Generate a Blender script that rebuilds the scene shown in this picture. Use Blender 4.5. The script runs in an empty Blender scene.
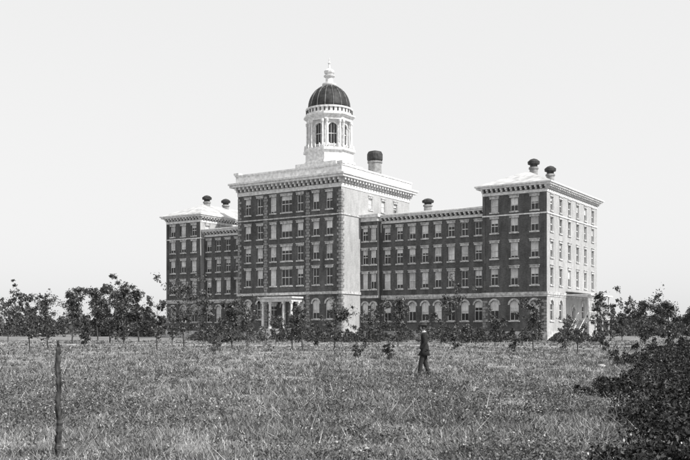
import bpy, math, random
import numpy as np
from mathutils import Vector, Matrix
random.seed(7); rng=np.random.default_rng(7)
scene=bpy.context.scene
scene.view_settings.view_transform='Standard'
scene.view_settings.look='None'
scene.view_settings.exposure=0
F=883.0; H=328.0; CH=1.7
def gx(px,Y): return (px-345)/F*Y
def gy(py): return CH*F/(py-H)

# ---------------------------------------------------------------- materials
def newmat(name):
    m=bpy.data.materials.new(name); m.use_nodes=True
    nt=m.node_tree; b=nt.nodes['Principled BSDF']
    return m,nt,b
def noise_mat(name,lo,hi,scale=1.0,rough=.8,detail=6,stretch=(1,1,1),spec=.3,contrast=(.35,.65),bump=0,bscale=20):
    m,nt,b=newmat(name)
    tc=nt.nodes.new('ShaderNodeTexCoord'); mp=nt.nodes.new('ShaderNodeMapping')
    mp.inputs['Scale'].default_value=stretch
    n=nt.nodes.new('ShaderNodeTexNoise'); n.inputs['Scale'].default_value=scale; n.inputs['Detail'].default_value=detail
    r=nt.nodes.new('ShaderNodeValToRGB'); r.color_ramp.elements[0].position=contrast[0]; r.color_ramp.elements[1].position=contrast[1]
    r.color_ramp.elements[0].color=(lo,lo,lo,1); r.color_ramp.elements[1].color=(hi,hi,hi,1)
    L=nt.links.new
    L(tc.outputs['Object'],mp.inputs['Vector']); L(mp.outputs[0],n.inputs['Vector']); L(n.outputs['Fac'],r.inputs[0]); L(r.outputs[0],b.inputs['Base Color'])
    b.inputs['Roughness'].default_value=rough; b.inputs['Specular IOR Level'].default_value=spec
    if bump:
        n2=nt.nodes.new('ShaderNodeTexNoise'); n2.inputs['Scale'].default_value=bscale; n2.inputs['Detail'].default_value=4
        L(mp.outputs[0],n2.inputs['Vector'])
        bp=nt.nodes.new('ShaderNodeBump'); bp.inputs['Strength'].default_value=bump; L(n2.outputs['Fac'],bp.inputs['Height']); L(bp.outputs[0],b.inputs['Normal'])
    return m
def attr_mat(name,rough=.6,spec=.3,mul=1.0,trans=0):
    m,nt,b=newmat(name)
    a=nt.nodes.new('ShaderNodeAttribute'); a.attribute_name='shade'
    mm=nt.nodes.new('ShaderNodeMath'); mm.operation='MULTIPLY'; mm.inputs[1].default_value=mul
    nt.links.new(a.outputs['Fac'],mm.inputs[0]); nt.links.new(mm.outputs[0],b.inputs['Base Color'])
    b.inputs['Roughness'].default_value=rough; b.inputs['Specular IOR Level'].default_value=spec
    return m
def brick_mat(name,base,var,c1=.7,c2=1.2,mo=1.6):
    m,nt,b=newmat(name); L=nt.links.new; N=nt.nodes.new
    tc=N('ShaderNodeTexCoord'); sp=N('ShaderNodeSeparateXYZ'); ad=N('ShaderNodeMath'); cb=N('ShaderNodeCombineXYZ')
    L(tc.outputs['Object'],sp.inputs[0]); L(sp.outputs[0],ad.inputs[0]); L(sp.outputs[1],ad.inputs[1])
    L(ad.outputs[0],cb.inputs[0]); L(sp.outputs[2],cb.inputs[1])
    br=N('ShaderNodeTexBrick'); br.inputs['Scale'].default_value=1.0
    br.inputs['Brick Width'].default_value=.24; br.inputs['Row Height'].default_value=.08; br.inputs['Mortar Size'].default_value=.008
    br.inputs['Color1'].default_value=(base*c1,)*3+(1,); br.inputs['Color2'].default_value=(base*c2,)*3+(1,)
    br.inputs['Mortar'].default_value=(base*mo,)*3+(1,)
    L(cb.outputs[0],br.inputs['Vector'])
    n=N('ShaderNodeTexNoise'); n.inputs['Scale'].default_value=.45; n.inputs['Detail'].default_value=10; n.inputs['Roughness'].default_value=.72
    mp=N('ShaderNodeMapping'); mp.inputs['Scale'].default_value=(1.8,1.8,.6); L(tc.outputs['Object'],mp.inputs[0]); L(mp.outputs[0],n.inputs['Vector'])
    mr=N('ShaderNodeMapRange'); mr.inputs[1].default_value=.3; mr.inputs[2].default_value=.7; mr.inputs[3].default_value=1-var; mr.inputs[4].default_value=1+var
    L(n.outputs['Fac'],mr.inputs[0])
    mx=N('ShaderNodeVectorMath'); mx.operation='SCALE'; L(br.outputs['Color'],mx.inputs[0]); L(mr.outputs[0],mx.inputs['Scale'])
    L(mx.outputs[0],b.inputs['Base Color']); b.inputs['Roughness'].default_value=.9; b.inputs['Specular IOR Level'].default_value=.15
    return m
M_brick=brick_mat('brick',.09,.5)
M_brickside=brick_mat('sunlit_side_brick',.40,.24,.85,1.08,1.12)  # paler copy of the brick for right-hand walls, sunlight painted into its colour
M_stone=noise_mat('limestone_trim',.3,.62,2.5,.85)
M_white=noise_mat('white_painted_wood',.52,.8,2.2,.6,detail=9)
M_quoin=noise_mat('sandstone_quoin',.14,.34,2.5,.9)
M_shade=noise_mat('window_shade',.42,.8,.5,.8)
M_roof=noise_mat('tin_roof',.36,.6,.9,.6,stretch=(1,1,1),detail=8)
M_dome=noise_mat('dome_slate',.015,.05,1.5,.6)
M_rib=noise_mat('dome_rib',.1,.2,1.5,.6)
M_dark=noise_mat('sooty_metal',.02,.06,2,.6)
M_chim=noise_mat('chimney_mortar',.2,.36,2,.9)
m,nt,b=newmat('window_glass'); b.inputs['Base Color'].default_value=(.02,.02,.02,1); b.inputs['Roughness'].default_value=.12; b.inputs['Specular IOR Level'].default_value=.5; M_glass=m
M_leaf=attr_mat('foliage',.55,.3)
M_grass=attr_mat('grass_blades',.6,.2)
M_bark=noise_mat('bark',.04,.1,8,.95,stretch=(1,1,.3))
M_drive=noise_mat('gravel',.26,.48,1.2,.95,detail=9)
M_postw=noise_mat('weathered_wood',.01,.09,18,.9,stretch=(1,1,.25),bump=.9,bscale=40)

# ---------------------------------------------------------------- mesh builder
class MB:
    def __init__(s): s.v=[]; s.f=[]
    def face(s,*pts):
        i=len(s.v); s.v+= [tuple(p) for p in pts]; s.f.append(tuple(range(i,i+len(pts))))
    def box(s,x0,x1,y0,y1,z0,z1):
        p=[(x0,y0,z0),(x1,y0,z0),(x1,y1,z0),(x0,y1,z0),(x0,y0,z1),(x1,y0,z1),(x1,y1,z1),(x0,y1,z1)]
        i=len(s.v); s.v+=p
        for q in ((0,3,2,1),(4,5,6,7),(0,1,5,4),(1,2,6,5),(2,3,7,6),(3,0,4,7)): s.f.append(tuple(i+k for k in q))
    def obox(s,fr,a0,a1,d0,d1,z0,z1):
        p=[fr(a0,z0,d1),fr(a1,z0,d1),fr(a1,z0,d0),fr(a0,z0,d0),fr(a0,z1,d1),fr(a1,z1,d1),fr(a1,z1,d0),fr(a0,z1,d0)]
        i=len(s.v); s.v+=p
        for q in ((0,3,2,1),(4,5,6,7),(0,1,5,4),(1,2,6,5),(2,3,7,6),(3,0,4,7)): s.f.append(tuple(i+k for k in q))
    def lathe(s,cx,cy,prof,n=24,rot=0):
        i=len(s.v); k=len(prof)
        for r,z in prof:
            for j in range(n):
                a=rot+2*math.pi*j/n; s.v.append((cx+r*math.cos(a),cy+r*math.sin(a),z))
        for a in range(k-1):
            for j in range(n):
                j2=(j+1)%n; s.f.append((i+a*n+j,i+a*n+j2,i+(a+1)*n+j2,i+(a+1)*n+j))
        s.f.append(tuple(i+j for j in range(n))[::-1]); s.f.append(tuple(i+(k-1)*n+j for j in range(n)))
    def tube(s,pts,rads,n=7):
        i=len(s.v); pts=[Vector(p) for p in pts]
        for q,(p,r) in enumerate(zip(pts,rads)):
            d=(pts[min(q+1,len(pts)-1)]-pts[max(q-1,0)]).normalized()
            a=d.orthogonal().normalized(); b=d.cross(a)
            for j in range(n):
                t=2*math.pi*j/n; s.v.append(tuple(p+a*math.cos(t)*r+b*math.sin(t)*r))
        for q in range(len(pts)-1):
            for j in range(n):
                j2=(j+1)%n; s.f.append((i+q*n+j,i+q*n+j2,i+(q+1)*n+j2,i+(q+1)*n+j))
        s.f.append(tuple(i+(len(pts)-1)*n+j for j in range(n)))
    def obj(s,name,mat,parent=None,smooth=False):
        me=bpy.data.meshes.new(name); me.from_pydata(s.v,[],s.f); me.materials.append(mat); me.update()
        if smooth: me.polygons.foreach_set('use_smooth',[True]*len(me.polygons))
        o=bpy.data.objects.new(name,me); scene.collection.objects.link(o)
        if parent: o.parent=parent
        return o
def empty(name,loc=(0,0,0),rz=0):
    e=bpy.data.objects.new(name,None); e.location=loc; e.rotation_euler=(0,0,rz); scene.collection.objects.link(e); return e

# ---------------------------------------------------------------- building
ANG=math.radians(-33.1)
B=empty('domed_brick_hospital_building',(27.9,122,0),ANG)
brick,bside,stone,white,quoin,shade,glass,roof,frame=[MB() for _ in range(9)]
dome,rib,dark,chim,woodw=[MB() for _ in range(5)]

def mkframe(P0,d):
    n=(d[1],-d[0])
    return lambda s,z,o: (P0[0]+d[0]*s+n[0]*o, P0[1]+d[1]*s+n[1]*o, z)
def wall(mb,P0,d,W,z0,z1,ops,trim=None,dep=.28,shades=True):
    trim=trim or stone
    fr=mkframe(P0,d)
    xs={0.0,W}; zs={z0,z1}
    for o in ops:
        xs|={o['x']-o['w']/2,o['x']+o['w']/2}; zs|={o['z'],o['z']+o['h']}
    xs=sorted(xs); zs=sorted(zs)
    for i in range(len(xs)-1):
        for j in range(len(zs)-1):
            if xs[i+1]-xs[i]<1e-5 or zs[j+1]-zs[j]<1e-5: continue
            cx=(xs[i]+xs[i+1])/2; cz=(zs[j]+zs[j+1])/2
            if any(abs(cx-o['x'])<o['w']/2 and o['z']<cz<o['z']+o['h'] for o in ops): continue
            mb.face(fr(xs[i],zs[j],0),fr(xs[i+1],zs[j],0),fr(xs[i+1],zs[j+1],0),fr(xs[i],zs[j+1],0))
    for o in ops:
        x0=o['x']-o['w']/2; x1=o['x']+o['w']/2; za=o['z']; zb=za+o['h']; w=o['w']
        arch=o.get('arch'); zs_=zb-w/2 if arch else zb
        mb.face(fr(x0,za,0),fr(x0,za,-dep),fr(x0,zs_,-dep),fr(x0,zs_,0))
        mb.face(fr(x1,za,0),fr(x1,zs_,0),fr(x1,zs_,-dep),fr(x1,za,-dep))
        mb.face(fr(x0,za,0),fr(x1,za,0),fr(x1,za,-dep),fr(x0,za,-dep))
        if not arch: mb.face(fr(x0,zb,0),fr(x0,zb,-dep),fr(x1,zb,-dep),fr(x1,zb,0))
        else:
            K=10; pts=[(o['x']-w/2*math.cos(math.pi*k/K), zs_+w/2*math.sin(math.pi*k/K)) for k in range(K+1)]
            for k in range(K):
                c=(x0,zb) if k<K//2 else (x1,zb)
                mb.face(fr(c[0],c[1],0),fr(*pts[k],0),fr(*pts[k+1],0))
                mb.face(fr(*pts[k],0),fr(*pts[k],-dep),fr(*pts[k+1],-dep),fr(*pts[k+1],0))
                t=.26; q=[(o['x']-(w/2+t)*math.cos(math.pi*kk/K), zs_+(w/2+t)*math.sin(math.pi*kk/K)) for kk in (k,k+1)]
                if not o.get('plain'):
                    trim.face(fr(*pts[k],.07),fr(*pts[k+1],.07),fr(*q[1],.07),fr(*q[0],.07))
                    trim.face(fr(*q[0],.07),fr(*q[1],.07),fr(*q[1],0),fr(*q[0],0))
                    trim.face(fr(*pts[k],.07),fr(*pts[k+1],.07),fr(*pts[k+1],0),fr(*pts[k],0))
        gd=-dep+.05
        glass.face(fr(x0,za,gd),fr(x1,za,gd),fr(x1,zb,gd),fr(x0,zb,gd))
        if shades:
            r=random.random(); fz=(random.uniform(.85,1.0) if r<.2 else random.uniform(.25,.75)) if r<.88 else 0
            if o.get('sh') is not None: fz=o['sh']
            if fz>0:
                zt=zb-fz*o['h']
                shade.face(fr(x0+.03,zt,gd+.012),fr(x1-.03,zt,gd+.012),fr(x1-.03,zb-.02,gd+.012),fr(x0+.03,zb-.02,gd+.012))
        f0=gd+.02; f1=gd+.08; t=.085
        frame.obox(fr,x0,x0+t,f0,f1,za+t,zb-.001); frame.obox(fr,x1-t,x1,f0,f1,za+t,zb-.001)
        frame.obox(fr,x0+.002,x1-.002,f0-.004,f1+.004,za,za+t)
        if not arch: frame.obox(fr,x0+.002,x1-.002,f0-.004,f1+.004,zb-t,zb-.002)
        zm=(za+zb)/2; frame.obox(fr,x0+t,x1-t,f0,f1+.01,zm-.05,zm+.05)
        if w>.8: 
            for mx in ([o['x']] if w<1.4 else [o['x']-w/6,o['x']+w/6]):
                frame.obox(fr,mx-.025,mx+.025,f0,f1-.01,za+t,zb-.05)
        if not o.get('plain'):
            trim.obox(fr,x0-.16,x1+.16,-.004,.13,za-.2,za-.003)
            if not arch:
                trim.obox(fr,x0-.14,x1+.14,-.004,.09,zb+.003,zb+.3)
                if o.get('hood'): trim.obox(fr,x0-.2,x1+.2,-.004,.18,zb+.303,zb+.4)
    return fr
def ringbelt(mb,x0,x1,y0,y1,e,z0,z1):
    mb.box(x0-e,x1+e,y0-e,y1+e,z0,z1)
def band(mb,x0,x1,y0,y1,e,z0,z1):
    mb.box(x0-e,x1+e,y0-e,y0-.002,z0,z1); mb.box(x0-e,x1+e,y1+.002,y1+e,z0,z1)
    mb.box(x0-e,x0-.002,y0-.002,y1+.002,z0,z1); mb.box(x1+.002,x1+e,y0-.002,y1+.002,z0,z1)
def cornice(x0,x1,y0,y1,zw,ht,p,sp=.8,par=0):
    fz=ht*.3; bz=ht*.38
    ringbelt(white,x0,x1,y0,y1,.08,zw,zw+fz)
    ringbelt(brick,x0,x1,y0,y1,.04,zw+fz,zw+fz+bz)
    z0=zw+fz+.04; z1=zw+fz+bz
    bw=sp*.34
    def run(a0,a1,fn):
        n=max(2,int(round((a1-a0)/sp)))
        for i in range(n+1):
            c=a0+(a1-a0)*i/n; fn(c)
    run(x0+.05,x1-.05,lambda c:(white.box(c-bw/2,c+bw/2,y0-p*.8,y0-.04,z0+(z1-z0)*.45,z1), white.box(c-bw/2,c+bw/2,y0-p*.45,y0-.04,z0,z0+(z1-z0)*.45)))
    run(y0+.05,y1-.05,lambda c:(white.box(x1+.04,x1+p*.8,c-bw/2,c+bw/2,z0+(z1-z0)*.45,z1), white.box(x1+.04,x1+p*.45,c-bw/2,c+bw/2,z0,z0+(z1-z0)*.45)))
    ringbelt(white,x0,x1,y0,y1,p,z1,z1+(ht-fz-bz)*.55)
    ringbelt(white,x0,x1,y0,y1,p+.18,z1+(ht-fz-bz)*.55,zw+ht)
    return zw+ht
def hip(mb,x0,x1,y0,y1,z0,z1,inset):
    e=.1; x0-=e;x1+=e;y0-=e;y1+=e
    xm=(x0+x1)/2
    if (y1-y0)>(x1-x0): a=(xm,y0+inset,z1); b_=(xm,y1-inset,z1); 
    else: a=(x0+inset,(y0+y1)/2,z1); b_=(x1-inset,(y0+y1)/2,z1)
    c=[(x0,y0,z0),(x1,y0,z0),(x1,y1,z0),(x0,y1,z0)]
    if (y1-y0)>(x1-x0):
        mb.face(c[0],c[1],a); mb.face(c[1],c[2],b_,a); mb.face(c[2],c[3],b_); mb.face(c[3],c[0],a,b_)
    else:
        mb.face(c[0],c[1],b_,a); mb.face(c[1],c[2],b_); mb.face(c[2],c[3],a,b_); mb.face(c[3],c[0],a)
def quoins(P0,d,z0,z1,side):
    fr=mkframe(P0,d); z=z0; i=0
    while z+.42<=z1:
        L=.75 if i%2 else .45
        a0,a1=(0.0,L) if side>0 else (-L,0.0)
        quoin.obox(fr,a0,a1,-.004,.07,z+.02,z+.4); z+=.44; i+=1
ROW4=[(15.25,2.0),(11.6,2.2),(7.75,2.4)]
GF=(2.75,2.9)
def cols_ops(cols,rows,w,hood=True,arch=False,sh=None):
    return [dict(x=c,z=z,w=w,h=h,hood=hood,arch=arch,sh=sh) for c in cols for z,h in rows]
def block(x0,x1,y0,y1,zt,front,side,sidebrick=None,back=True,left=True,right=True):
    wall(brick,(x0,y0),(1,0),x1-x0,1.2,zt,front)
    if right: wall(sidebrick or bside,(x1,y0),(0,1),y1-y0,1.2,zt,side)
    if back: brick.face((x1,y1,1.2),(x0,y1,1.2),(x0,y1,zt),(x1,y1,zt))
    if left: brick.face((x0,y1,1.2),(x0,y0,1.2),(x0,y0,zt),(x0,y1,zt))
    stone.box(x0-.12,x1+.12,y0-.12,y1+.12,-.3,1.2)
def pavilion(x0,x1,y0,y1,ncols,sideops):
    W=x1-x0; cols=[W*(i+.5)/ncols*.94+W*.03 for i in range(ncols)]
    rows=[(18.2,1.9)]+ROW4
    ops=cols_ops(cols,rows,1.15)+cols_ops(cols,[GF],1.35,arch=True)
    block(x0,x1,y0,y1,20.6,ops,sideops)
    band(stone,x0,x1,y0,y1,.14,6.35,6.75); band(stone,x0,x1,y0,y1,.06,6.1,6.345)
    band(white,x0,x1,y0,y1,.1,17.62,17.8)
    zt=cornice(x0,x1,y0,y1,20.6,1.4,.75,.75)
    hip(roof,x0-.8,x1+.8,y0-.8,y1+.8,zt+.004,24.6,6.0)
    quoins((x0,y0),(1,0),1.25,6.05,1); quoins((x1,y0),(1,0),1.25,6.05,-1)
    fr=mkframe((x0,y0),(1,0))
    for s in (0.0,W): 
        a=(s,s+.38) if s==0 else (s-.38,s)
        brick.obox(fr,a[0],a[1],0.0,.1,6.76,17.6); brick.obox(fr,a[0],a[1],0.0,.1,17.81,20.59)
sc=[1.9,5.6,9.3,13.0,16.7,20.3]
so=[dict(x=c,z=z,w=1.15,h=h,hood=True,sh=random.choice([0,0,.3,.45])) for c in sc for z,h in [(18.2,1.9)]+ROW4]+cols_ops([1.9,5.6,20.3],[GF],1.3,arch=True,sh=.2)+[dict(x=11.2,z=1.3,w=1.5,h=3.6,arch=True,sh=0),dict(x=15.6,z=2.75,w=1.3,h=2.9,arch=True)]
pavilion(-9.6,0,0,22.5,3,so)
so=cols_ops([1.9,5.6,9.3,13.0,16.7,20.3],[(18.2,1.9)],1.1)
pavilion(-72.2,-64,0,22.5,3,so)
def wing(x0,x1,y0,y1,n,e0=0):
    W=x1-x0; cols=[W*(i+.5)/n for i in range(n)]
    ops=cols_ops(cols,ROW4,1.1)+cols_ops(cols,[GF],1.25,arch=True)
    wall(brick,(x0,y0),(1,0),W,1.2,17.9,ops)
    brick.face((x1,y1,1.2),(x0,y1,1.2),(x0,y1,17.9),(x1,y1,17.9))
    stone.box(x0,x1,y0-.12,y1,-.3,1.195)
    stone.box(x0,x1,y0-.14,y0-.002,6.35,6.75); stone.box(x0,x1,y0-.06,y0-.002,6.1,6.345)
    white.box(x0,x1,y0-.08,y1,17.9,18.3); brick.box(x0,x1,y0-.04,y1,18.3,18.75)
    k=int(W/.75)
    for i in range(k+1):
        c=x0+.15+(W-.3)*i/k
        white.box(c-.13,c+.13,y0-.6,y0-.04,18.52,18.75); white.box(c-.13,c+.13,y0-.32,y0-.04,18.33,18.52)
    white.box(x0,x1,y0-.75,y1+.4,18.75,19.0); white.box(x0,x1,y0-.9,y1+.5,19.0,19.2)
    ym=(y0+y1)/2
    roof.face((x0,y0-.85,19.205),(x1,y0-.85,19.205),(x1,ym,20.5),(x0,ym,20.5)); roof.face((x1,y1+.4,19.205),(x0,y1+.4,19.205),(x0,ym,20.5),(x1,ym,20.5))
wing(-27.2,-9.65,1.0,15,8)
wing(-63.95,-50.75,1.0,15,6)
W=3.1
ops=cols_ops([.8,2.3],ROW4,.95)+cols_ops([.8,2.3],[GF],1.0,arch=True)
wall(brick,(-30.35,0.0),(1,0),W,1.2,18.3,ops)
brick.face((-27.25,0,1.2),(-27.25,1.0,1.2),(-27.25,1.0,18.3),(-27.25,0,18.3))
stone.box(-30.35,-27.2,-.12,3,-.3,1.2); stone.box(-30.35,-27.2,-.14,-.002,6.35,6.75)
white.box(-30.35,-27.2,-.1,3,18.3,18.9); white.box(-30.35,-26.9,-.55,3,18.9,19.35)
cx0,cx1,cy0,cy1=-50.7,-30.4,-5.5,15.8
us=[2.2,4.7,7.7,13.0,15.7,18.2]
W=cx1-cx0
rowsC=[(20.0,2.6),(16.0,2.2),(12.3,2.3),(8.4,2.6)]
ops=[]
for u in us:
    ops+=cols_ops([W-u],rowsC,1.15)
    ops+=cols_ops([W-u],[(3.1,3.0)],1.3,arch=True)
ops+=cols_ops([W-10.35],rowsC,2.1)
ops+=[dict(x=W-10.35,z=2.0,w=2.2,h=4.0,arch=True,sh=0)]
sops=cols_ops([8.5,12.5,16.5],[(20.6,1.8)],1.1)
block(cx0,cx1,cy0,cy1,23.2,ops,sops)
for s in (W-6.2,W-14.5):
    fr=mkframe((cx0,cy0),(1,0))
    for zz in np.arange(1.3,22.8,.44):
        L=.42 if int(round((zz-1.3)/.44))%2 else .28
        quoin.obox(fr,s-L,s+L,-.004,.08,zz+.02,zz+.4)
quoins((cx0,cy0),(1,0),1.3,23.1,1); quoins((cx1,cy0),(1,0),1.3,23.1,-1); quoins((cx1,cy0),(0,1),1.3,23.1,1)
band(stone,cx0,cx1,cy0,cy1,.16,6.9,7.3); band(stone,cx0,cx1,cy0,cy1,.12,19.0,19.2)
zt=cornice(cx0,cx1,cy0,cy1,23.2,2.1,1.0,.85)
p=.25
white.box(cx0-p,cx1+p,cy0-p,cy1+p,zt,zt+1.15); white.box(cx0-p-.12,cx1+p+.12,cy0-p-.12,cy1+p+.12,zt+1.15,zt+1.4)
for xx in (cx0,cx1):
    white.box(xx-.5,xx+.5,cy0-.5,cy0+.5,zt+1.4,zt+1.75); 
hip(roof,cx0,cx1,cy0,cy1,zt+1.405,zt+2.6,10.0)
# ---- cupola ----
Rinv=Matrix.Rotation(-ANG,3,'Z')
cl=Rinv@Vector((-2.65-27.9,149-122,0)); CX,CY=cl.x,cl.y
white.box(CX-4.1,CX+4.1,CY-4.1,CY+4.1,26.7,29.0)
o8=math.pi/8
white.lathe(CX,CY,[(4.5,29.0),(4.5,29.4),(4.1,29.5),(4.1,31.0),(4.5,31.1),(4.5,31.5),(3.3,31.55)],8,o8)
for k in range(32):
    a=2*math.pi*k/32; white.lathe(CX+4.15*math.cos(a),CY+4.15*math.sin(a),[(.1,31.5),(.14,31.8),(.08,32.2)],6)
for k in range(8):
    a0=o8+k*math.pi/4; a1=a0+math.pi/4; R=3.35
    p0=(CX+R*math.cos(a0),CY+R*math.sin(a0)); p1=(CX+R*math.cos(a1),CY+R*math.sin(a1))
    L=math.dist(p0,p1); d=((p1[0]-p0[0])/L,(p1[1]-p0[1])/L)
    wall(white,p0,d,L,31.5,36.3,[dict(x=L/2,z=32.2,w=1.5,h=3.5,arch=True)],trim=white,dep=.3,shades=False)
    for s in (-.28,.28):
        aa=a0+s*.35; r=3.75
        white.lathe(CX+r*math.cos(aa),CY+r*math.sin(aa),[(.28,31.5),(.28,31.8),(.19,31.9),(.16,35.6),(.26,35.8),(.28,36.2)],10)
white.lathe(CX,CY,[(3.9,36.2),(3.95,36.7),(4.1,36.75),(4.45,37.0),(4.45,37.25),(3.85,37.3),(3.8,37.35)],8,o8)
white.lathe(CX,CY,[(3.8,37.3),(3.8,38.1),(4.0,38.2),(4.0,38.45),(3.6,38.5)],32)
for k in range(32):
    a=2*math.pi*k/32; dark.lathe(CX+3.82*math.cos(a),CY+3.82*math.sin(a),[(.13,37.6),(.13,38.1)],4,a)
prof=[]
for i in range(15):
    t=math.pi/2*i/15; prof.append((3.55*math.cos(t)+.0,38.5+4.1*math.sin(t)))
prof.append((.4,42.6)); dome.lathe(CX,CY,prof,48)
for k in range(16):
    a=2*math.pi*k/16; pts=[];
    for i in range(15):
        t=math.pi/2*i/15*.98; r=3.58*math.cos(t); pts.append((CX+r*math.cos(a),CY+r*math.sin(a),38.5+4.13*math.sin(t)))
    rib.tube(pts,[.075]*15,5)
white.lathe(CX,CY,[(1.05,42.3),(1.2,42.6),(1.2,42.85),(.8,42.95),(.62,43.1),(.6,43.9),(.95,44.1),(.95,44.25),(.5,44.4),(.85,44.7),(.9,45.0),(.6,45.3),(.22,45.5),(.15,46.2),(.25,46.4),(.12,46.6),(.05,47.3)],20)
def vent(x,y,z0,z1,r):
    h=z1-z0
    chim.lathe(x,y,[(r*.8,z0),(r*.8,z0+h*.5),(r*1.0,z0+h*.52),(r*.95,z0+h*.6)],16)
    dark.lathe(x,y,[(r*.7,z0+h*.6),(r*.75,z0+h*.72),(r*1.15,z0+h*.74),(r*1.2,z0+h*.86),(r*.7,z0+h*.96),(r*.2,z1)],16)
vent(-4.8,7.5,23.6,26.8,.75); vent(-4.8,14.5,23.6,26.8,.75)
vent(-68.1,6.3,23.4,26.4,.75); vent(-68.1,11.6,23.4,26.4,.75)
vent(-22.7,8,19.8,22.4,.8); vent(-57,8,19.8,22.4,.8)
chim.lathe(-32.6,8,[(1.1,26),(1.1,29.0),(1.25,29.05),(1.25,29.3)],20)
dark.lathe(-32.6,8,[(1.15,29.3),(1.3,29.6),(1.3,30.5),(1.1,30.9),(.4,31.1)],20)
# ---- portico ----
px=cx1-10.35; y0=cy0-2.8; hw=3.1
stone.box(px-hw,px+hw,y0-.2,cy0-.13,-.2,1.6)
for i in range(8): stone.box(px-2.0,px+2.0,y0-.2-.32*(8-i),y0-.202-.32*(7-i),-.1,.2*(i+1)-.002)
for sx in (-2.8,-1.3,1.3,2.8):
    for yy in ([y0+.3,cy0-.7] if abs(sx)>2 else [y0+.3]):
        white.lathe(px+sx,yy,[(.3,1.6),(.3,1.85),(.22,1.95),(.18,5.4),(.3,5.6),(.32,5.8)],14)
white.box(px-hw,px+hw,y0-.1,cy0-.17,5.8,6.3); white.box(px-hw-.3,px+hw+.3,y0-.4,cy0-.18,6.3,6.55)
# ---- side porch with stair ----
woodw.box(.13,3.4,8.0,18.2,2.9,3.1)
for yy in (8.2,11.4,14.8,18.0):
    woodw.box(3.1,3.28,yy-.09,yy+.09,0,6.4)
    woodw.box(.15,3.1,yy-.05,yy+.05,2.72,2.9)
woodw.box(.17,3.7,7.7,18.5,6.4,6.6); 
roof.face((.2,7.7,7.2),(3.7,7.7,6.62),(3.7,18.5,6.62),(.2,18.5,7.2))
for yy in np.arange(8.4,18,.35): woodw.box(3.15,3.2,yy-.02,yy+.02,3.1,4.0)
woodw.box(3.12,3.24,8.2,18.0,4.0,4.1)
for i in range(15): woodw.box(1.8,3.2,7.95-.3*(i+1),7.95-.3*i+.02,2.9-.19*(i+1)-.05,2.9-.19*(i+1)+.0)
for k in (0,1):
    xx=1.8+1.35*k
    woodw.tube([(xx,8.0,3.9),(xx,3.5,1.05)],[.05,.05],5); woodw.tube([(xx,8.0,2.75),(xx,3.5,-.05)],[.12,.12],5)
    for i in range(8): woodw.box(xx-.03,xx+.03,7.7-.57*i-.03,7.7-.57*i+.03,2.7-.36*i,3.7-.36*i)

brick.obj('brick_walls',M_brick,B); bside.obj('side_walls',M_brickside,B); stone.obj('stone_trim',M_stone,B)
white.obj('cornices_and_cupola',M_white,B); quoin.obj('quoins',M_quoin,B); shade.obj('window_shades',M_shade,B)
glass.obj('window_panes',M_glass,B); frame.obj('window_sashes',M_white,B); roof.obj('roof',M_roof,B)
dome.obj('dome',M_dome,B,True); rib.obj('dome_ribs',M_rib,B,True); dark.obj('vent_caps',M_dark,B); chim.obj('roof_vents',M_chim,B); woodw.obj('side_porch',M_white,B)

# ---------------------------------------------------------------- ground
def sheet(name,x0,x1,y0,y1,z,mat):
    mb=MB(); mb.face((x0,y0,z),(x1,y0,z),(x1,y1,z),(x0,y1,z)); return mb.obj(name,mat)
m,nt,b=newmat('meadow_ground'); L=nt.links.new; N=nt.nodes.new
tc=N('ShaderNodeTexCoord')
n1=N('ShaderNodeTexNoise'); n1.inputs['Scale'].default_value=.22; n1.inputs['Detail'].default_value=5
n2=N('ShaderNodeTexNoise'); n2.inputs['Scale'].default_value=4.2; n2.inputs['Detail'].default_value=10; n2.inputs['Roughness'].default_value=.85
L(tc.outputs['Object'],n1.inputs['Vector']); L(tc.outputs['Object'],n2.inputs['Vector'])
ad=N('ShaderNodeMath'); ad.operation='MULTIPLY_ADD'; ad.inputs[1].default_value=.35
L(n1.outputs['Fac'],ad.inputs[0]); 
m2=N('ShaderNodeMath'); m2.operation='MULTIPLY'; m2.inputs[1].default_value=.75; L(n2.outputs['Fac'],m2.inputs[0]); L(m2.outputs[0],ad.inputs[2])
r=N('ShaderNodeValToRGB'); r.color_ramp.elements[0].position=.46; r.color_ramp.elements[0].color=(.05,.05,.05,1); r.color_ramp.elements[1].position=.66; r.color_ramp.elements[1].color=(.38,.38,.38,1)
L(ad.outputs[0],r.inputs[0]); L(r.outputs[0],b.inputs['Base Color']); b.inputs['Roughness'].default_value=.95; b.inputs['Specular IOR Level'].default_value=.1
sheet('ground',-1500,1500,-200,3000,0,m)
mb=MB()
pts=[(-120,100),(-60,93),(-20,86),(20,79),(60,74),(110,72)]
for (a,b2) in zip(pts,pts[1:]): mb.face((a[0],a[1],.004),(b2[0],b2[1],.004),(b2[0],b2[1]+5,.004),(a[0],a[1]+5,.004))
mb.obj('gravel_drive',M_drive)

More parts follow.
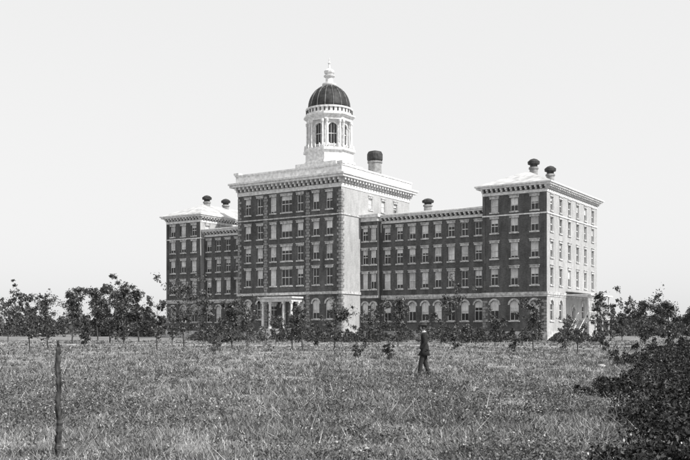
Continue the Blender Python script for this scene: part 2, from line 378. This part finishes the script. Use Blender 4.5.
# ---------------------------------------------------------------- numpy foliage
def np_mesh(name,V,k,shade_,mat,link=True,extra=None):
    nF=len(V)//k
    me=bpy.data.meshes.new(name)
    me.vertices.add(len(V)); me.vertices.foreach_set('co',V.astype(np.float32).ravel())
    me.loops.add(len(V)); me.loops.foreach_set('vertex_index',np.arange(len(V),dtype=np.int32))
    me.polygons.add(nF); me.polygons.foreach_set('loop_start',np.arange(0,len(V),k,dtype=np.int32))
    at=me.attributes.new('shade','FLOAT','POINT'); at.data.foreach_set('value',np.repeat(shade_,k).astype(np.float32))
    me.materials.append(mat); me.update(calc_edges=True)
    o=bpy.data.objects.new(name,me)
    if link: scene.collection.objects.link(o)
    return o
def unit(n):
    v=rng.normal(size=(n,3)); return v/np.linalg.norm(v,axis=1,keepdims=True)
def leaves(C,S):
    n=len(C); a=unit(n); t=unit(n); b=np.cross(a,t); b/=np.linalg.norm(b,axis=1,keepdims=True)+1e-9
    S=S[:,None]
    return np.stack([C-a*S,C-b*S*.5,C+a*S,C+b*S*.5],axis=1).reshape(-1,3)
def lfn(x,y,s,o=0):
    return (np.sin(x*s+1.3+o)+np.sin(y*s*1.37+2.1+o*2)+np.sin((x+y)*s*.73+o*3)+np.sin((x-y*1.2)*s*2.1+4+o)*.7+np.sin((x*1.7+y)*s*3.3+o)*.5)/4.2
def ptexp(n,ymin,ymax,frac):
    u=rng.random(n); inv=1/ymax+(1/ymin-1/ymax)*u; Y1=1/inv
    Y2=np.exp(np.log(ymin)+(np.log(ymax)-np.log(ymin))*rng.random(n))
    Y=np.where(rng.random(n)<frac,Y1,Y2); X=(rng.random(n)*2-1)*(Y*.47+1.5)
    return X,Y
def grass():
    n=115000; X,Y=ptexp(n,8.5,120,.6)
    pat=.6*lfn(X,Y,.55)+.8*lfn(X,Y,2.1,2)+.5*lfn(X,Y,5.5,3)
    keep=rng.random(n)<np.clip(.6+1.0*pat,.12,1)
    keep&=~((Y>74)&(Y<104)&(rng.random(n)<.6)&(np.abs(Y-(89.5-.12*X))<3))
    X=X[keep];Y=Y[keep];pat=pat[keep]; n=len(X)
    k=8
    sg=.05+.06*rng.random(n)
    hx=np.repeat(X,k)+rng.normal(size=n*k)*np.repeat(sg,k); hy=np.repeat(Y,k)+rng.normal(size=n*k)*np.repeat(sg,k)
    pr=np.repeat(pat,k); Yr=np.repeat(Y,k)
    h=(.04+.07*rng.random(n*k))*(1+.9*np.clip(pr,-.4,1))*np.repeat(.6+.9*rng.random(n),k); h*=np.where(rng.random(n*k)<.02,2.4,1)
    w=.0035+.0004*Yr; ang=rng.random(n*k)*np.pi
    lean=rng.normal(size=(n*k,2))*.6*h[:,None]
    dx=np.cos(ang)*w; dy=np.sin(ang)*w
    z=np.zeros(n*k)
    V=np.stack([np.stack([hx-dx,hy-dy,z],1),np.stack([hx+dx,hy+dy,z],1),np.stack([hx+lean[:,0],hy+lean[:,1],h],1)],1).reshape(-1,3)
    sh=.13+.14*rng.random(n*k)+np.repeat(rng.normal(size=n)*.06,k)-.13*pr
    sh=np.where(rng.random(n*k)<.14,.48,sh); sh=np.clip(sh,.025,.55)
    return np_mesh('grass',V,3,sh,M_grass)
grass()
def weeds():
    n=36000; X,Y=ptexp(n,9,90,.6)
    pat=.9*lfn(X,Y*1.0,.6,5)+.9*lfn(X,Y,2.3,1)+np.where((Y>14)&(Y<32),.3,-.15)
    keep=rng.random(n)<np.clip(-.04+.7*pat,.03,1)
    X=X[keep];Y=Y[keep];pt=pat[keep]; n=len(X); k=30
    R=.06+.13*rng.random(n); Hh=(.07+.18*rng.random(n))*(1+.4*np.clip(pt,0,1))*np.where(rng.random(n)<.06,1.9,1)
    t=rng.random(n*k); a=rng.random(n*k)*2*np.pi; rr=np.sqrt(rng.random(n*k))*np.repeat(R,k)*(.4+.8*t)
    C=np.stack([np.repeat(X,k)+rr*np.cos(a),np.repeat(Y,k)+rr*np.sin(a),.01+t*np.repeat(Hh,k)],1)
    S=(.009+.014*rng.random(n*k))*(1+np.repeat(Y,k)/35)
    sh=.02+.06*rng.random(n*k)+.05*t+np.repeat(.04*rng.random(n),k)+np.where(rng.random(n*k)<.07,.28,0)
    return np_mesh('weeds',leaves(C,S),4,sh,M_leaf)
weeds()
def thicket():
    C=[];S=[];SH=[]
    for i in range(5600):
        Y=1/random.uniform(1/75,1/9.5)
        pxl=random.uniform(540,800)
        py=H+CH*F/Y
        edge=600+22*math.sin(py*.06)+14*math.sin(py*.17+1)-max(0,(py-420))*.1
        dens=((pxl-edge)/85)
        if random.random()>dens**1.5 if dens>0 else True: continue
        X=gx(pxl,Y); r=random.uniform(.1,.3)*(.6+Y/35); hh=random.uniform(.07,.3)*(1.0 if pxl<665 else 1.5)*(.8+Y/60)
        if random.random()<.06: hh*=1.8
        n=120
        t=rng.random(n); a=rng.random(n)*6.283; rr=np.sqrt(rng.random(n))*r*(1-.5*t)
        C.append(np.stack([X+rr*np.cos(a),Y+rr*np.sin(a),t*hh],1)); S.append((.013+.018*rng.random(n))*(1+Y/25)); SH.append(.008+.024*rng.random(n)+np.where(rng.random(n)<.04,.1,0))
    np_mesh('weed_thicket',leaves(np.concatenate(C),np.concatenate(S)),4,np.concatenate(SH),M_leaf)
thicket()

def tree(X,Y,h,w,seed,name='young_tree',nleaf=3600,lsz=.13,crown0=.3,dk=1.0,lean=0):
    rnd=random.Random(seed); r_=np.random.default_rng(seed)
    mb=MB()
    tr=max(.045,h*.011); pts=[]; lean=rnd.uniform(-.09,.09)
    kind=rnd.choice(['oval','vase','spire','ragged'])
    nleaf=int(nleaf*rnd.uniform(.6,1.2))
    for i in range(7):
        t=i/6; pts.append((lean*t*h+rnd.uniform(-.03,.03)*h*t,rnd.uniform(-.03,.03)*h*t,t*h*.92))
    mb.tube(pts,[tr*(1.3-1.15*i/6) for i in range(7)],7)
    C=[];Wt=[];SG=[]
    nb=int(rnd.uniform(12,20)+h)
    asym=rnd.uniform(0,6.28)
    for i in range(nb):
        t=crown0+(1-crown0)*(i+rnd.uniform(.1,.9))/nb*.98
        j=min(5,int(t/.92*6)) ; f=min(1,t/.92*6-j)
        base=Vector(pts[j]).lerp(Vector(pts[j+1]),f)
        tt=(t-crown0)/(1-crown0)
        if kind=='oval': prof=math.sin(math.pi*min(1,max(0,(tt*.78+.18))))**.6
        elif kind=='vase': prof=.35+.85*math.sin(math.pi*min(1,tt*.75+.02))
        elif kind=='spire': prof=1.05-.85*tt
        else: prof=rnd.uniform(.35,1.15)*(1.05-.5*tt)
        a=rnd.uniform(0,6.283)
        Lb=w*.5*prof*rnd.uniform(.45,1.25)*(1+.3*math.cos(a-asym)); up=rnd.uniform(.1,1.0)*Lb*(1.3 if kind=='vase' else .9)
        mid=base+Vector((math.cos(a)*Lb*.5,math.sin(a)*Lb*.5,up*.35)); end=base+Vector((math.cos(a)*Lb,math.sin(a)*Lb,up))
        mb.tube([base,mid,end],[tr*.42*(1.1-tt*.7),tr*.28*(1.1-tt*.7),tr*.08],5)
        for q in range(5):
            u_=rnd.uniform(.3,1.12); p=base.lerp(end,u_); C.append(tuple(p+Vector((rnd.gauss(0,.05)*w,rnd.gauss(0,.05)*w,rnd.gauss(0,.025)*h)))); Wt.append(rnd.uniform(.15,1)**1.3); SG.append(w*rnd.uniform(.02,.065))
    C=np.array(C); Wt=np.array(Wt); Wt/=Wt.sum(); SG=np.array(SG)
    idx=r_.choice(len(C),size=nleaf,p=Wt)
    P=C[idx]+r_.normal(size=(nleaf,3))*SG[idx][:,None]*np.array([1,1,.9])
    P[:,2]=np.clip(P[:,2],.05,None)
    tone=.02+.08*r_.random(len(C))
    sh=(tone[idx]+.04*r_.random(nleaf)+np.where(r_.random(nleaf)<.13,.2,0))*dk
    S=lsz*(.6+.8*r_.random(nleaf))
    LV=leaves(P,S)
    nv=len(mb.v); V=np.concatenate([np.array(mb.v),LV])
    me=bpy.data.meshes.new(name)
    fc=mb.f+[(nv+4*i,nv+4*i+1,nv+4*i+2,nv+4*i+3) for i in range(nleaf)]
    me.from_pydata([tuple(v) for v in V],[],fc)
    at=me.attributes.new('shade','FLOAT','POINT'); at.data.foreach_set('value',np.concatenate([np.full(nv,.1),np.repeat(sh,4)]).astype(np.float32))
    me.materials.append(M_bark); me.materials.append(M_leaf)
    mi=np.zeros(len(fc),dtype=np.int32); mi[len(mb.f):]=1; me.polygons.foreach_set('material_index',mi); me.update()
    o=bpy.data.objects.new(name,me); o.location=(X,Y,0); scene.collection.objects.link(o); return o
T=[(30,352,300,30,.9),(48,350,295,34,1.),(72,343,288,34,1.1),(98,341,289,36,1.6),(110,343,284,34,1.4),(124,344,282,38,1.4),(139,342,289,28,1.5),(157,350,303,22,1.1),(184,348,285,44,1.),(203,343,300,24,.9),
   (232,350,302,34,1.),(247,347,309,32,1.),(222,341,318,18,1),(276,345,320,18,1),(292,350,314,22,1.),(303,352,306,30,1.1),(334,351,311,27,1.1),(365,349,321,30,1.1),(398,347,300,30,1.),(421,344,323,16,1),(441,347,307,34,.9),(470,343,325,15,1),(495,347,320,22,1.1),
   (533,349,301,31,1.3),(578,353,327,25,1.),(562,350,331,15,1),(603,352,334,22,1),(601,340,293,26,1.5),(622,341,309,24,1.5),(645,345,305,36,1.5),(668,348,303,42,1.5),(686,350,314,34,1.5),(390,360,347,12,1.5),(8,342,303,22,1),(356,358,346,13,1),(218,352,330,18,.8),(85,348,322,22,.9),(455,350,335,13,.9),(515,352,338,13,.9),(318,347,325,14,1),(172,345,318,16,1)]
for i,(px_,b_,t_,w_,dn) in enumerate(T):
    Y=gy(b_); hh=(b_-t_)*Y/F; ww=w_*Y/F
    small=(b_-t_)<24
    tree(gx(px_,Y),Y,hh,ww,200+i,'young_tree' if not small else 'shrub',nleaf=int((300 if small else 520)+ (b_-t_)*w_*1.5*dn),lsz=.0012*Y,crown0=.05 if small else (random.uniform(.12,.32) if dn<1.4 else .1),dk=.75)
C=[];S=[];SH=[]
for i in range(150):
    px_=random.uniform(190,600); py=random.uniform(338.5,343); Y=gy(py)
    X=gx(px_,Y)
    dX,dY=X-27.9,Y-122; lx=dX*.838-dY*.546; ly=dX*.546+dY*.838
    if ly>-1.5 and lx<0.5 and lx>-73: 
        X-= .546*(ly+2.5); Y-=.838*(ly+2.5); ly=-2.5
    if -51.5<lx<-29.5 and ly>-10: X-=.546*(ly+9); Y-=.838*(ly+9)
    r=random.uniform(.5,1.4); hh=random.uniform(.4,1.9); n=320
    t=rng.random(n); a=rng.random(n)*6.283; rr=np.sqrt(rng.random(n))*r*np.sqrt(1.02-t)
    C.append(np.stack([X+rr*np.cos(a),Y+rr*np.sin(a),t*hh],1)); S.append(.08+.08*rng.random(n)); SH.append((.03+.05*rng.random(n)+np.where(rng.random(n)<.08,.12,0))*random.uniform(.6,1.4))
np_mesh('foundation_shrubs',leaves(np.concatenate(C),np.concatenate(S)),4,np.concatenate(SH),M_leaf)
C=[];S=[];SH=[]
for side in ((-340,172),(588,1050)):
    for i in range(260):
        px_=random.uniform(*side); Y=random.uniform(170,300); X=gx(px_,Y)
        r=random.uniform(1.2,3.5); hh=random.uniform(2,5.5)*(1 if random.random()<.8 else 1.7); n=360
        t=rng.random(n); a=rng.random(n)*6.283; rr=np.sqrt(rng.random(n))*r*np.sqrt(1.02-t)
        C.append(np.stack([X+rr*np.cos(a),Y+rr*np.sin(a),t*hh],1)); S.append(.2+.2*rng.random(n)); SH.append((.04+.07*rng.random(n))*random.uniform(.6,1.8))
np_mesh('distant_trees',leaves(np.concatenate(C),np.concatenate(S)),4,np.concatenate(SH),M_leaf)

# ---------------------------------------------------------------- post and stone
pst=empty('wooden_post',(gx(58,11.3),11.3,0))
mb=MB(); P_=[];R_=[]; rp=random.Random(4)
for i in range(46):
    t=i/45; P_.append((.006*math.sin(i*.5)+rp.uniform(-.007,.007)+.01*(1-t),.01*math.cos(i*.4),-.1+1.64*t)); R_.append((.042+rp.uniform(-.009,.009))*(1.05-.3*t)*(1 if i<43 else .55))
mb.tube(P_,R_,8); mb.obj('shaft',M_postw,pst)
mb=MB(); mb.tube([(0,0,.5),(.05,-.02,.6),(.065,-.02,.66)],[.018,.011,.005],5); mb.obj('broken_stub',M_postw,pst)
def rock(name,X,Y,s,seed):
    r_=random.Random(seed); mb=MB(); prof=[(.02,-.02),(.9*s,0),(1*s,.25*s),(.8*s,.5*s),(.35*s,.65*s),(.02,.66*s)]
    mb.lathe(0,0,prof,9); mb.v=[(x*(1+r_.uniform(-.2,.2)),y*(.8+r_.uniform(-.15,.15)),z*(1+r_.uniform(-.2,.2))) for x,y,z in mb.v]
    o=mb.obj(name,M_stone); o.location=(X,Y,0)
rock('stone',gx(602,38),38,.2,1)

# ---------------------------------------------------------------- man
Mn=empty('man',(gx(424,29.4),29.4,0.0),math.radians(80)); Mn.scale=(1.03,1.03,1.03)
M_cloth=noise_mat('wool_suit',.015,.03,30,.9,bump=.2); M_trou=noise_mat('wool_trousers',.025,.045,30,.9)
M_skin=noise_mat('skin',.32,.4,20,.6); M_hair=noise_mat('hair',.03,.06,60,.8,stretch=(1,1,.2)); M_hat=noise_mat('felt_hat',.03,.05,30,.9); M_shoe=noise_mat('leather_shoe',.015,.03,20,.5); M_coll=noise_mat('linen_collar',.7,.8,20,.8)
def skin(name,verts,edges,mat,parent,sub=2,root=0):
    me=bpy.data.meshes.new(name); me.from_pydata([v[:3] for v in verts],edges,[])
    o=bpy.data.objects.new(name,me); scene.collection.objects.link(o); o.parent=parent; me.materials.append(mat)
    md=o.modifiers.new('Skin','SKIN'); 
    if not me.skin_vertices:
        bpy.context.view_layer.objects.active=o; o.select_set(True); bpy.ops.mesh.customdata_skin_add() if bpy.ops.mesh.customdata_skin_add.poll() else None
    for i,v in enumerate(verts):
        r=v[3]; me.skin_vertices[0].data[i].radius=(r if not isinstance(r,tuple) else r[0], r if not isinstance(r,tuple) else r[1])
        me.skin_vertices[0].data[i].use_root=(i==root)
    md.use_smooth_shade=True
    s=o.modifiers.new('Sub','SUBSURF'); s.levels=sub; s.render_levels=sub
    return o
skin('jacket',[(0,0,.98,(.17,.13)),(0,.0,1.14,(.155,.12)),(0,-.01,1.32,(.185,.13)),(0,-.02,1.44,(.14,.1)),(0,-.005,1.52,.065),
  (-.17,-.02,1.42,.08),(-.245,-.07,1.17,.06),(-.235,.09,.98,.042),
  (.17,-.02,1.42,.08),(.25,-.05,1.16,.06),(.235,.14,1.04,.042)],
  [(0,1),(1,2),(2,3),(3,4),(3,5),(5,6),(6,7),(3,8),(8,9),(9,10)],M_cloth,Mn)
skin('trousers',[(0,0,.98,(.15,.12)),(-.09,.0,.88,.105),(-.1,.1,.5,.08),(-.1,.15,.11,.062),(.09,-.01,.88,.105),(.1,-.03,.5,.08),(.1,-.18,.12,.062)],
  [(0,1),(1,2),(2,3),(0,4),(4,5),(5,6)],M_trou,Mn)
mb=MB(); n=28
for zi,(z,rx,ry) in enumerate([(1.12,.165,.13),(1.0,.185,.15),(.88,.2,.17),(.76,.215,.19),(.755,.2,.175)]):
    for j in range(n):
        a=2*math.pi*j/n; wv=1+.03*math.sin(a*5)*(zi/3); mb.v.append((rx*math.cos(a)*wv,ry*math.sin(a)*wv-.01,z))
for zi in range(4):
    for j in range(n): mb.f.append((zi*n+j,zi*n+(j+1)%n,(zi+1)*n+(j+1)%n,(zi+1)*n+j))
mb.obj('coat_skirt',M_cloth,Mn,True)
skin('shoe_1',[(-.1,.12,.06,.05),(-.1,.22,.045,.042),(-.1,.32,.035,.033)],[(0,1),(1,2)],M_shoe,Mn)
skin('shoe_2',[(.1,-.21,.08,.045),(.1,-.11,.048,.042),(.1,-.02,.035,.033)],[(0,1),(1,2)],M_shoe,Mn)
mb=MB(); mb.lathe(0,-.0,[(.07,1.5),(.068,1.535),(.06,1.54)],16); mb.obj('collar',M_coll,Mn,True)
skin('neck',[(0,-.005,1.49,.055),(0,.01,1.6,.05)],[(0,1)],M_skin,Mn)
import bmesh
bm=bmesh.new(); bmesh.ops.create_icosphere(bm,subdivisions=4,radius=1)
for v in bm.verts:
    x,y,z=v.co
    jaw=1-.28*max(0,-z)**1.5
    nx=x*.075*jaw; ny=y*.095*(1-.12*max(0,-z)); nz=z*.118
    if y>0:
        ny+=.022*math.exp(-(x/.16)**2-((z+.12)/.2)**2)
        ny-=.010*(math.exp(-((abs(x)-.38)/.16)**2-((z-.08)/.13)**2))
        ny+=.006*math.exp(-(x/.5)**2-((z-.25)/.1)**2)
        ny+=.006*math.exp(-(x/.3)**2-((z+.48)/.08)**2)+.008*math.exp(-(x/.3)**2-((z+.85)/.15)**2)
    v.co=(nx,ny+.02,nz+1.66)
me=bpy.data.meshes.new('head'); bm.to_mesh(me); bm.free(); me.materials.append(M_skin); me.polygons.foreach_set('use_smooth',[True]*len(me.polygons))
o=bpy.data.objects.new('head',me); scene.collection.objects.link(o); o.parent=Mn
for s in (-1,1):
    skin('ear_%d'%(1 if s<0 else 2),[(s*.074,.0,1.635,.009),(s*.082,-.008,1.66,.014),(s*.08,-.004,1.685,.012)],[(0,1),(1,2)],M_skin,Mn)
    mb=MB(); mb.lathe(0,0,[(.001,-.009),(.008,-.006),(.011,0),(.008,.006),(.001,.009)],10); e=mb.obj('eye',M_hair,Mn,True); e.location=(s*.028,.1,1.668)
mb=MB(); n=20
for zi,(z,r0,back) in enumerate([(1.61,.078,.55),(1.66,.083,.6),(1.71,.086,.85),(1.75,.084,1),(1.775,.07,1)]):
    for j in range(n):
        a=-math.pi/2+(j/(n-1)-.5)*math.pi*(1+back*.6)
        mb.v.append((r0*math.cos(a)*.98,.015+r0*1.2*math.sin(a),z))
for zi in range(4):
    for j in range(n-1): mb.f.append((zi*n+j,zi*n+j+1,(zi+1)*n+j+1,(zi+1)*n+j))
mb.obj('hair',M_hair,Mn,True)
skin('moustache',[(-.035,.112,1.617,.007),(0,.128,1.627,.01),(.035,.112,1.617,.007)],[(0,1),(1,2)],M_hair,Mn,root=1)
mb=MB(); mb.lathe(0,0,[(.085,1.712),(.15,1.725),(.152,1.732),(.093,1.728),(.09,1.80),(.08,1.835),(.04,1.83),(.001,1.825)],28)
mb.v=[(x,y*1.2+.02,z+.012*(x/.15)**2) for x,y,z in mb.v]; mb.obj('hat',M_hat,Mn,True)
def hand(s,wx,wy,wz,d,parent):
    d=Vector(d).normalized(); side=Vector((0,1,.0)); side=(side-d*side.dot(d)).normalized(); inn=Vector((-s,0,0)); inn=(inn-d*inn.dot(d)).normalized()
    w=Vector((wx,wy,wz))
    skin('palm',[tuple(w)+(.026,),tuple(w+d*.04)+((.024,.036),),tuple(w+d*.085)+((.018,.036),)],[(0,1),(1,2)],M_skin,parent)
    for k,(off,L) in enumerate([(.027,.07),(.009,.08),(-.009,.075),(-.026,.058)]):
        b0=w+d*.075+side*off
        p1=b0+d*L*.5+inn*.004; p2=p1+d*L*.3+inn*.014; p3=p2+d*L*.18+inn*.018
        skin('finger_%d'%(k+1),[tuple(b0)+(.0095,),tuple(p1)+(.009,),tuple(p2)+(.008,),tuple(p3)+(.007,)],[(0,1),(1,2),(2,3)],M_skin,parent,1)
    b0=w+d*.025+side*.026; p1=b0+d*.035+side*.028+inn*.01; p2=p1+d*.035+side*.006+inn*.01
    skin('thumb',[tuple(b0)+(.012,),tuple(p1)+(.0105,),tuple(p2)+(.008,)],[(0,1),(1,2)],M_skin,parent,1)
hand(-1,-.234,.1,.97,(0.02,.5,-.8),Mn); hand(1,.233,.15,1.03,(-.03,.75,-.5),Mn)

# ---------------------------------------------------------------- light, sky
az=Vector((.82,-.57)); el=math.radians(43)
sv=Vector((az.x*math.cos(el),az.y*math.cos(el),math.sin(el)))
sl=bpy.data.lights.new('sun','SUN'); sl.energy=5; sl.angle=math.radians(.5); sl.color=(1,.99,.97)
so_=bpy.data.objects.new('sun',sl); scene.collection.objects.link(so_); so_.rotation_euler=sv.to_track_quat('Z','Y').to_euler(); so_.location=(60,-40,80)
w=bpy.data.worlds.new('World'); scene.world=w; w.use_nodes=True; nt=w.node_tree; L=nt.links.new
bg=nt.nodes['Background']; sk=nt.nodes.new('ShaderNodeTexSky'); sk.sky_type='NISHITA'; sk.sun_disc=False
sk.sun_elevation=el; sk.sun_rotation=math.atan2(az.x,az.y); sk.dust_density=4; sk.air_density=1
hs=nt.nodes.new('ShaderNodeRGBToBW'); L(sk.outputs[0],hs.inputs[0])
pw=nt.nodes.new('ShaderNodeMath'); pw.operation='POWER'; pw.inputs[1].default_value=.1; L(hs.outputs[0],pw.inputs[0])
ml=nt.nodes.new('ShaderNodeMath'); ml.operation='MULTIPLY'; ml.inputs[1].default_value=8.0; L(pw.outputs[0],ml.inputs[0])
L(ml.outputs[0],bg.inputs['Color']); bg.inputs['Strength'].default_value=.1

cam=bpy.data.cameras.new('camera'); co=bpy.data.objects.new('camera',cam); scene.collection.objects.link(co)
co.location=(0,0,CH); co.rotation_euler=(math.radians(90),0,0)
cam.sensor_width=36; cam.lens=36*F/690; cam.shift_y=(H-230)/690; cam.clip_end=6000
scene.camera=co
